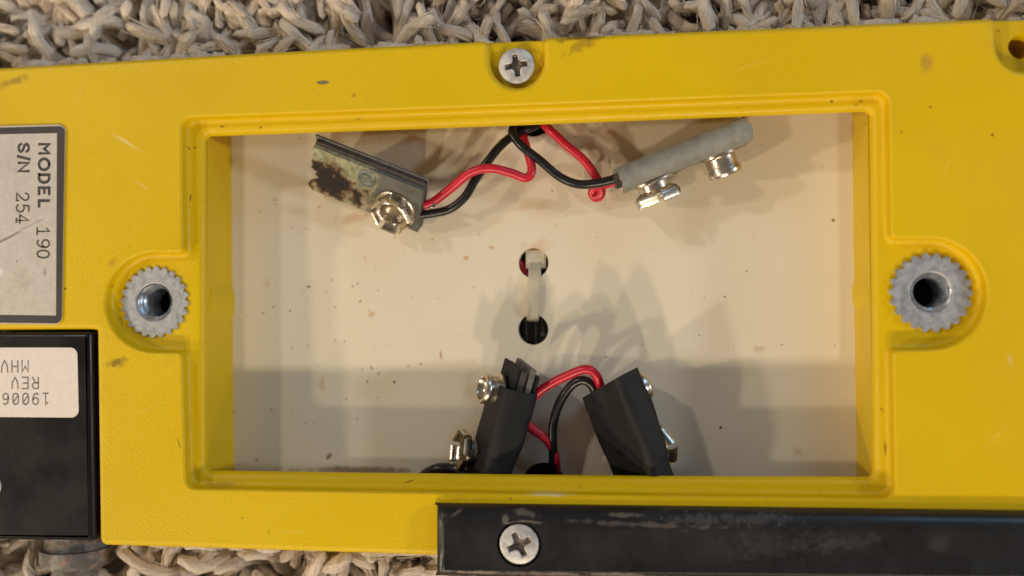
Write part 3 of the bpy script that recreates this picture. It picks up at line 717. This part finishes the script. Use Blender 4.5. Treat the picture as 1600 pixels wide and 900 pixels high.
sc3 = P(-11, 759, zm-0.25); phillips(sc3, 2.15, 0.5, module, dome=1.0)
# coaxial fitting under the module
cc = P(124, 846, T-8)
mb = MB(); mb.lathe(Vector((cc.x, cc.y+3, T-8)), (0, -1, 0), [(5.7, 0), (5.7, 3.6), (6.5, 3.7), (6.5, 6.0), (6.0, 6.8), (4.6, 7.0), (4.6, 22), (4.0, 22.6)], 40)
fit = mb.build('cable_fitting', CORR, case, angle=40)
tag(fit, 'corroded grey metal fitting below the black module')

# black handle bar
zb_ = T+2.6
bar_px_top = [(690, 826), (1130, 830), (1900, 836), (1900, 905), (1300, 902), (690, 896)]
prof = []                                              # (px y at left, px y at right, z) along the bar's section
LX, RX = 680, 1880
n = 16; sec = []
yl0, yl1 = 784.5, 796.0                                # upper foot line on the case
yt0, yt1 = 826.0, 832.0                                # start of flat
for i in range(9):
    a = (math.pi/2)*i/8; sec.append((yl0+(yt0-yl0)*(1-math.cos(a)), yl1+(yt1-yl1)*(1-math.cos(a)), T-0.6+(zb_-T+0.6)*math.sin(a)))
sec += [(858, 865, zb_), (891, 901, zb_), (894, 904, zb_-0.15), (897, 907, zb_-0.7), (899, 909, zb_-1.6), (900, 910, zb_-9), (900, 910, T-14)]
sec = [(yl0, yl1, T-14)] + sec
# bottom edge points defined on the flat plane, so the side below stays upright
def sp_(px, yy, z): return P(px, yy, max(z, T-0.6)) if z > T-1 else Vector((*P(px, yy, T+0.6).to_2d(), z))
xs_ = [(LX, 1), (LX+2.0, 0.45), (LX+6, 0.12), (LX+14, 0.0)] + [(x, 0) for x in np.linspace(720, RX, 24)]
mb = MB(); Ls = []
for x, drop in xs_:
    t = (x-680)/(1600-680); Ls.append([sp_(x, a+(b_-a)*t, z) - Vector((0, 0, drop*1.6 if z > T+1.0 else 0)) for a, b_, z in sec])
mb.loops(Ls, closed=True, cap0=True, cap1=True)
bar = mb.build('handle_bar', BARMAT, case, angle=40)
tag(bar, 'scuffed black bar screwed along the edge of the case')
c0 = P(811, 851, zb_)
cut = MB(); cut.lathe(c0, (0, 0, 1), [(3.55, -1.6), (3.55, -0.25), (3.85, 1.0)], 48, cap0=True); co = cut.build('cutter', BARMAT, case, smooth=False)
bo = bar.modifiers.new('hole', 'BOOLEAN'); bo.operation = 'DIFFERENCE'; bo.solver = 'EXACT'; bo.object = co
bar.modifiers.move(len(bar.modifiers)-1, 0); bpy.context.view_layer.update()
nm = bpy.data.meshes.new_from_object(bar.evaluated_get(bpy.context.evaluated_depsgraph_get())); bar.modifiers.clear(); bar.data = nm
bpy.data.objects.remove(co); nm.set_sharp_from_angle(angle=math.radians(40))
for f_ in nm.polygons: f_.use_smooth = abs(f_.normal.z) < 0.985
phillips(c0+Vector((0, 0, -0.25)), 3.15, 0.45, bar, dome=0.7, cross=0.62)

# ------------------------------------------------------------------ battery connectors
def frame(u, wv):
    u = Vector(u).normalized(); wv = Vector(wv); wv = (wv-u*wv.dot(u)).normalized(); v = wv.cross(u).normalized(); return u, v, wv
def box(mb, o, u, v, wv, u0, u1, v0, v1, w0, w1, bev=0.15, mi=0):
    lo = []
    for (a, b_) in ((u0, v0), (u1, v0), (u1, v1), (u0, v1)): lo.append((a, b_))
    def ring(d, h): 
        return [o+u*(a+(d if a == u0 else -d))+v*(b_+(d if b_ == v0 else -d))+wv*h for a, b_ in lo]
    mb.loops([ring(bev, w0), ring(0, w0+bev), ring(0, w1-bev), ring(bev, w1)], mi=mi, cap0=True, cap1=True)
def stud(o, ax, parent, r_=2.9, h=3.0, mat=None):
    mb = MB(); mb.lathe(o, ax, [(r_*1.22, -0.1), (r_*1.22, 0.35), (r_*0.97, 0.6), (r_*0.93, h*0.55), (r_*1.02, h*0.72), (r_*1.05, h*0.86), (r_*0.96, h), (r_*0.78, h+0.02), (r_*0.70, h*0.75), (r_*0.5, h*0.6)], 36)
    return mb.build('snap_stud', mat or NICKEL, parent, angle=40)
def socket(o, ax, parent, r_=3.7, h=2.7, ref=None, mat=None):
    ax = Vector(ax).normalized(); a = (Vector(ref) if ref else ax.orthogonal()); a = (a-ax*a.dot(ax)).normalized(); bb = ax.cross(a); o = Vector(o)
    mb = MB(); mb.lathe(o, ax, [(r_*1.12, -0.1), (r_*1.12, 0.25), (r_*1.05, 0.4), (r_*0.76, 0.5), (r_*0.74, h*0.62), (r_*0.66, h*0.66), (r_*0.60, h*0.55), (r_*0.56, 0.25), (r_*0.2, 0.2)], 36)
    sk = mb.build('snap_socket', mat or NICKEL, parent, angle=40)
    for j in range(6):                                 # six sprung petals
        pb_ = MB(); t0 = math.radians(60*j+7); t1 = math.radians(60*j+53); Lo = []
        pr = [(0.70, 0.40), (0.96, 0.55), (1.06, 0.75), (1.04, 1.02), (0.96, 1.08), (0.88, 1.0), (0.92, 0.80), (0.86, 0.66), (0.66, 0.52)]
        for i in range(6):
            t = t0+(t1-t0)*i/5; f = 1.0/max(0.93, math.cos((i/5-0.5)*math.radians(46)))
            d = a*math.cos(t)+bb*math.sin(t); Lo.append([o+d*(rr*r_*f)+ax*(hh*h) for rr, hh in pr])
        pb_.loops(Lo, cap0=True, cap1=True); pb_.build('petal', mat or NICKEL, sk, angle=40)
    return sk
def wire(name, pts, mat, parent, r_=0.80):
    mb = MB(); mb.tube(smooth_path([P(x, y, ZF+z) for x, y, z in pts]), r_, 12); return mb.build(name, mat, parent, wn=False)
def sheet_profile(mb, o, u, prof, u0, u1, n=2, fl=None):
    """extrude a closed profile (list of offset vectors) along u"""
    L = [[o+u*(u0+(u1-u0)*i/n)+(p if fl is None else fl(p, i/n)) for p in prof] for i in range(n+1)]
    mb.loops(L, cap0=False, cap1=False)

# --- corroded grey strip, top left
tl = P(493, 216, ZF+9.3); trr = P(667, 292, ZF+9.0); brr = P(654, 352, ZF+1.6); bll = P(485, 291, ZF+1.4)
u = ((trr-tl)+(brr-bll)).normalized(); n_ = u.cross(((bll-tl)+(brr-trr))).normalized()
if n_.z < 0: n_ = -n_
v = -(n_.cross(u)); 
if v.z > 0: v = -v
o = (tl+trr+brr+bll)/4; HL = (trr-tl).length/2; HW = (bll-tl).length/2
con = thing('battery_connector', 'corroded grey battery snap strip with burnt jagged end and one clip missing', 'battery clip', (o.x, o.y, ZF), 'battery clips in the compartment')
def jag_board(mb, w0, w1, v0, v1, jag, mi=0):
    lp = [(-HL+j*1.0, v0+(v1-v0)*i/(len(jag)-1)) for i, j in enumerate(jag)]
    lp = lp + [(HL, v1), (HL, v0)]
    lp3 = lambda h, d=0: [o+u*(a-(d if a > 0 else -d))+v*(b_)+n_*h for a, b_ in lp]
    k_ = len(lp); mb.loops([lp3(w0), lp3(w1)]); 
    for h, rev in ((w0, True), (w1, False)):
        fan = lp3(h); cen = o+u*0.5+v*((v0+v1)/2)+n_*h
        mb.add([cen]+fan, [(0, 1+i, 1+(i+1) % k_) for i in range(k_)])
cm = NT('corroded_fibre'); pos0 = o*MM
dv = cm.vm('SUBTRACT', cm.pos, tuple(pos0)); du = cm.ma('DIVIDE', cm.vm('DOT_PRODUCT', dv, tuple(u)), HL*MM); dw = cm.ma('DIVIDE', cm.vm('DOT_PRODUCT', dv, tuple(v)), HW*MM)
nz = cm.noise(420, 5, 0.7); nz2 = cm.noise(900, 4, 0.7)
crust = cm.ramp(cm.ma('ADD', du, cm.ma('MULTIPLY', cm.ma('SUBTRACT', nz, 0.5), 1.6)), 0.30, -0.15)
cc_ = cm.mix(cm.ramp(nz2, 0.35, 0.65), (0.20, 0.21, 0.13), (0.40, 0.38, 0.25)); base = cm.mix(cm.ramp(nz, 0.3, 0.7), (0.10, 0.10, 0.088), (0.15, 0.148, 0.135))
c = cm.mix(crust, base, cc_)
rust = cm.ma('ADD', cm.ma('ADD', du, 0.62), cm.ma('MULTIPLY', cm.ma('SUBTRACT', nz, 0.5), 2.2)); rust = cm.ma('ADD', cm.ma('ABSOLUTE', rust), cm.ma('MULTIPLY', cm.ma('ABSOLUTE', cm.ma('SUBTRACT', dw, 0.35)), 0.8))
c = cm.mix(cm.ramp(rust, 0.90, 0.55), c, (0.14, 0.065, 0.025)); c = cm.mix(cm.ramp(rust, 0.72, 0.42), c, (0.014, 0.009, 0.008))
cm.set(Base_Color=c, Roughness=0.85, Normal=cm.bump(nz2, 0.8, 0.0006)); CORFIB = cm.out()
mb = MB(); jag_board(mb, -0.1, 0.9, -HW+1.2, HW, [0.5, 0.3, 0.8, 0.3, 0.4, 0.2, 0.5, 0.1, 1.3, 0.9, 2.0, 1.5, 0.2, -0.5, -0.3, 0.4]); mb.build('terminal_board', CORFIB, con, smooth=False)
mb = MB(); jag_board(mb, -0.95, -0.12, -HW+0.5, HW-0.15, [0.6, 0.2, 0.4, 0.8, 0.5, 0.9, 1.2, 1.9, 2.3]); mb.build('middle_layer', DARKFIBRE, con, smooth=False)
mb = MB(); jag_board(mb, -1.45, -0.97, -HW+0.1, HW, [-0.1, 0.3, 0.2, 0.9, 1.6, 2.4]); mb.build('back_layer', FIBRE, con, smooth=False)
so = Pplane(618, 327, o+n_*0.9, n_); sk = socket(so, n_, con, r_=3.5, h=2.5, ref=u)
ri = Pplane(573, 279, o+n_*0.9, n_)
mb = MB(); mb.lathe(ri, n_, [(1.75, -0.1), (1.75, 0.10), (1.5, 0.22), (1.1, 0.16), (0.6, -0.05)], 28); mb.build('rivet', RIVET, con, angle=40)
wire('red_wire', [(662, 321, 5.2), (676, 316, 5.2), (705, 294, 5.8), (735, 270, 6.8), (765, 263, 7.2), (798, 270, 6.6), (822, 278, 6.0), (831, 265, 5.6), (824, 236, 4.4), (816, 208, 3.0), (816, 190, 1.0), (820, 178, -2.5)], REDW, con)
wire('black_wire', [(656, 336, 4), (672, 334, 4), (702, 327, 4.2), (726, 308, 4.6), (742, 282, 5), (760, 255, 5.2), (785, 225, 4.6), (812, 206, 4.0), (838, 195, 3.2), (852, 180, -2.5)], BLKW, con)
mb = MB(); e0 = P(664, 319, ZF+5.2); e1 = P(678, 315, ZF+5.2)
for k_ in range(3):
    ctr = (e0*0.35+e1*0.65)+Vector((0.2*k_-0.2, -0.3, 0)); mb.tube([ctr+Vector((0.75*math.cos(t*0.45), 0.75*math.sin(t*0.45), 0.05*t)) for t in range(15)], 0.10, 6)
mb.build('bare_strands', BRASS, con, wn=False)

# --- grey vinyl connector, top right, on its edge
a0 = P(968, 281, ZF+6.5); a1 = P(1164, 203, ZF+6.5); u = (a1-a0).normalized(); LEN = (a1-a0).length
u, v, n_ = frame(u, Vector((u.y, -u.x, -0.16))); 
up = -v if v.z < 0 else v
con = thing('battery_connector', 'battery snap connector under a smooth light grey vinyl fold', 'battery clip', ((a0.x+a1.x)/2, (a0.y+a1.y)/2, ZF), 'battery clips in the compartment')
mb = MB(); prof = []; W2 = 2.1; Hh = 5.0
outer = [(-W2, -Hh)] + [(-W2*math.cos(t), Hh-2.6+2.4*math.sin(t)) for t in np.linspace(0, math.pi, 12)] + [(W2+0.1, -0.2), (W2+0.45, -2.6)]
inner = [(a*0.78, b_-0.45 if b_ > 2 else b_) for a, b_ in reversed(outer)]
prof = [n_*a+up*b_ for a, b_ in outer+inner]
rr_ = random.Random(3)
def flc(p, t): return p*(1+0.04*math.sin(t*9))
L = [[a0+u*(LEN*t + (0.5*math.sin(j*1.3) if t in (0, 1) else 0)*0.5)+flc(p, t) for j, p in enumerate(prof)] for t in (0, 0.03, 0.25, 0.5, 0.75, 0.97, 1)]
mb.loops(L, cap0=False, cap1=False)
kk = len(prof); half = kk//2
for q_, fl_ in ((0, 1), (6, 0)):
    ids = [(i, i+1, kk-2-i, kk-1-i) for i in range(half-1)]
    mb.add(L[q_], ids)
mb.build('cover', GREYVINYL, con, angle=45)
mb = MB(); box(mb, a0, u, up, n_, -0.9, LEN-0.6, -Hh+0.2, Hh-3.0, -1.1, 1.3, 0.1); mb.build('terminal_board', DARKFIBRE, con, smooth=False)
s1 = a0+u*((P(1014, 270, ZF+6.5)-a0).dot(u))+n_*(W2+0.1)-up*0.4; s2 = a0+u*((P(1117, 224, ZF+6.5)-a0).dot(u))+n_*(W2+0.1)-up*0.4
socket(s1, n_, con, r_=3.7, h=3.6, ref=up, mat=NICKEL); stud(s2, n_, con, r_=2.75, h=3.8)
wire('black_wire', [(985, 274, 6.5), (966, 278, 6.4), (940, 285, 6.2), (905, 288, 5.6), (874, 276, 5.0), (843, 250, 5.4), (815, 228, 6.2), (801, 208, 6.0), (806, 195, 5.0), (822, 190, 3.0), (832, 184, -2.5)], BLKW, con)
wire('red_wire', [(985, 278, 5.2), (966, 282, 5.0), (946, 288, 4.2), (930, 294, 3.0), (925, 302, 2.4), (931, 309, 2.4), (939, 304, 3.0), (938, 290, 3.8), (929, 273, 4.4), (912, 250, 5.0), (884, 226, 5.2), (858, 202, 4.6), (846, 188, 2.5), (842, 176, -2.5)], REDW, con)

# --- black vinyl connectors standing at the lower lip
def black_connector(label, pa, pb_, za, zb2, nvec, W, Th, wires, snaps, drop_u=0.0):
    a0 = P(*pa, ZF+za); a1 = P(*pb_, ZF+zb2); u = (a1-a0).normalized(); LEN = (a1-a0).length
    u, v, n_ = frame(u, Vector(nvec)); up = v if v.z > 0 else -v
    con = thing('battery_connector', label, 'battery clip', ((a0.x+a1.x)/2, (a0.y+a1.y)/2, ZF), 'battery clips in the compartment')
    return con, a0, u, up, n_, LEN
def cover_tube(con, a0, u, up, n_, LEN, W, Th, slant=0.0, wrinkle=0.18, gap=0.4, taper=0.0):
    """flattened vinyl sleeve: rounded rectangle section, open at the far end"""
    def sec(s, k_): 
        w2, t2 = (W/2-s), (Th/2-s); rr2 = min(t2, w2)*0.55; lp = []
        for cxs, cys, a_0 in ((1, 1, 0), (-1, 1, 90), (-1, -1, 180), (1, -1, 270)):
            for i in range(6):
                t = math.radians(a_0+90*i/5); lp.append((cxs*(t2-rr2)+rr2*math.cos(t), cys*(w2-rr2)+rr2*math.sin(t)))
        return lp
    rr_ = random.Random(int(LEN*100)); ph = [rr_.uniform(0, 6.28) for _ in range(6)]
    def place(lp, t, end):
        out = []
        for j, (a, b_) in enumerate(lp):
            wob = wrinkle*(math.sin(t*7+ph[0]+b_*0.5)+0.6*math.sin(t*15+ph[1]-b_*0.9))*(0.4+0.6*abs(math.sin(j*0.26+ph[2])))
            b_ = b_*(1-taper*max(0, 1-t/0.45)); e = slant*(b_/W) if end else 0
            out.append(a0+u*(LEN*t+e)+n_*(a*(1+0.06*math.sin(t*5+ph[3]))+wob*0.5*(1 if a > 0 else -1))+up*(b_+wob*0.4))
        return out
    ts = [i/12 for i in range(13)]
    mb = MB(); o_ = sec(0, 0); i_ = sec(gap, 0)
    L = [place(o_, t, t == 1) for t in ts] + [place(i_, t, t == 1) for t in (1.0, 0.9, 0.7)]
    mb.loops(L, cap0=True, cap1=False); return mb.build('cover', VINYL, con, angle=50)

# left one: snaps face the left wall
con, a0, u, up, n_, LEN = black_connector('black vinyl battery snap connector with layered open end, clips facing away from the red wire', (757, 764), (803, 604), 4.6, 6.6, (-0.90, -0.2, 0.42), 0, 0, None, None)
cover_tube(con, a0, u, up, n_, LEN, 9.2, 6.2, 0.8, 0.28)
mb = MB(); box(mb, a0, u, up, n_, 1.0, LEN+3.6, -3.8, 3.6, -0.2, 1.0, 0.12); mb.build('terminal_board', DARKFIBRE, con, smooth=False)
mb = MB(); box(mb, a0, u, up, n_, 4.0, LEN+4.4, -3.4, 4.0, -1.5, -0.5, 0.15); mb.build('middle_layer', FIBRE, con, smooth=False)
mb = MB(); box(mb, a0, u, up, n_, 4.0, LEN+3.4, -3.2, 3.9, -2.45, -1.75, 0.15); mb.build('back_layer', VINYL, con, smooth=False)
mb = MB(); box(mb, a0, u, up, n_, LEN-1.0, LEN+4.0, -3.2, 3.5, 1.1, 1.8, 0.15); mb.build('front_layer', VINYL, con, smooth=False)
pl = a0+n_*2.75
st1 = Pplane(775, 610, pl, n_); so1 = Pplane(737, 706, pl, n_)
stud(st1+n_*-0.3, n_, con, r_=2.6, h=3.0); socket(so1+n_*-0.3, n_, con, r_=3.3, h=2.9, ref=up)
wire('black_wire', [(742, 752, 3.4), (722, 742, 4.0), (700, 733, 4.4), (680, 734, 4.2), (662, 745, 3.0), (650, 765, 1.0)], BLKW, con, 1.05)

# right one: broad back towards the viewer, snaps towards the right wall
con, a0, u, up, n_, LEN = black_connector('broad black vinyl battery snap connector with red and black wires entering its open end', (1012, 760), (953, 598), 5.0, 6.9, (0.74, 0.10, -0.60), 0, 0, None, None)
cover_tube(con, a0, u, up, n_, LEN, 12.7, 5.4, 3.2, 0.30, taper=0.13)
mb = MB(); box(mb, a0, u, up, n_, 1.0, LEN-1.2, -4.0, 4.2, 0.2, 1.3, 0.12); mb.build('terminal_board', DARKFIBRE, con, smooth=False)
for (px_, py_, kind) in ((1004, 612, 'stud'), (1040, 704, 'socket')):
    q_ = Pplane(px_, py_, a0+n_*2.45, n_)
    t_ = (q_-a0).dot(u); q_ = a0+u*t_+n_*2.35+up*1.2
    (stud(q_, n_, con, r_=2.6, h=3.2) if kind == 'stud' else socket(q_, n_, con, r_=3.4, h=2.8, ref=up))
wire('red_wire', [(944, 625, 6.0), (938, 604, 7.0), (931, 586, 7.8), (915, 577, 8.0), (884, 588, 7.2), (850, 606, 6.6), (828, 627, 6.0), (818, 650, 5.4), (828, 667, 5.0), (850, 683, 4.8), (864, 702, 4.2), (869, 725, 3.0), (869, 750, -2.5)], REDW, con)
wire('black_wire', [(932, 622, 6.0), (926, 604, 6.8), (912, 594, 7.2), (893, 602, 6.8), (874, 630, 6.0), (864, 665, 5.2), (864, 700, 4.4), (864, 730, 2.8), (862, 752, -2.5)], BLKW, con)

# ------------------------------------------------------------------ cable tie through the two holes of the panel
tie = thing('cable_tie', 'translucent white nylon cable tie threaded through the two holes of the cream panel', 'cable tie', (*P(834, 460, ZF).to_2d(), ZF))
mb = MB(); pth = smooth_path([P(838, 400, ZF-2.2), P(836, 415, ZF-0.9), P(835.5, 430, ZF+0.25), P(835, 445, ZF+0.55), P(833.5, 470, ZF+0.55), P(832.5, 485, ZF+0.6), P(832.5, 493, ZF+0.15), P(832.5, 497, ZF-1.2), P(832.5, 499, ZF-3.5)], 6)
L = []
for i, p in enumerate(pth):
    t = (pth[min(i+1, len(pth)-1)]-pth[max(i-1, 0)]).normalized(); s = Vector((1, 0, 0)); nn = t.cross(s).normalized()
    if nn.z < 0 and abs(nn.z) > 0.2: nn = -nn
    hw, ht = 1.12, 0.50
    L.append([p+s*a+nn*b_ for a, b_ in ((-hw, -ht), (hw, -ht), (hw, ht*0.6), (hw*0.82, ht), (-hw*0.82, ht), (-hw, ht*0.6))])
mb.loops(L, cap0=True, cap1=True); mb.build('strap', NYLON, tie, angle=35)
hd = P(837.5, 404, ZF-1.6); mb = MB(); box(mb, hd, Vector((1, 0.0, 0)), Vector((0, 1, 0)), Vector((0, 0, 1)), -1.85, 1.85, -1.9, 1.7, -1.6, 0.9, 0.3); mb.build('tie_head', NYLON, tie, smooth=False)
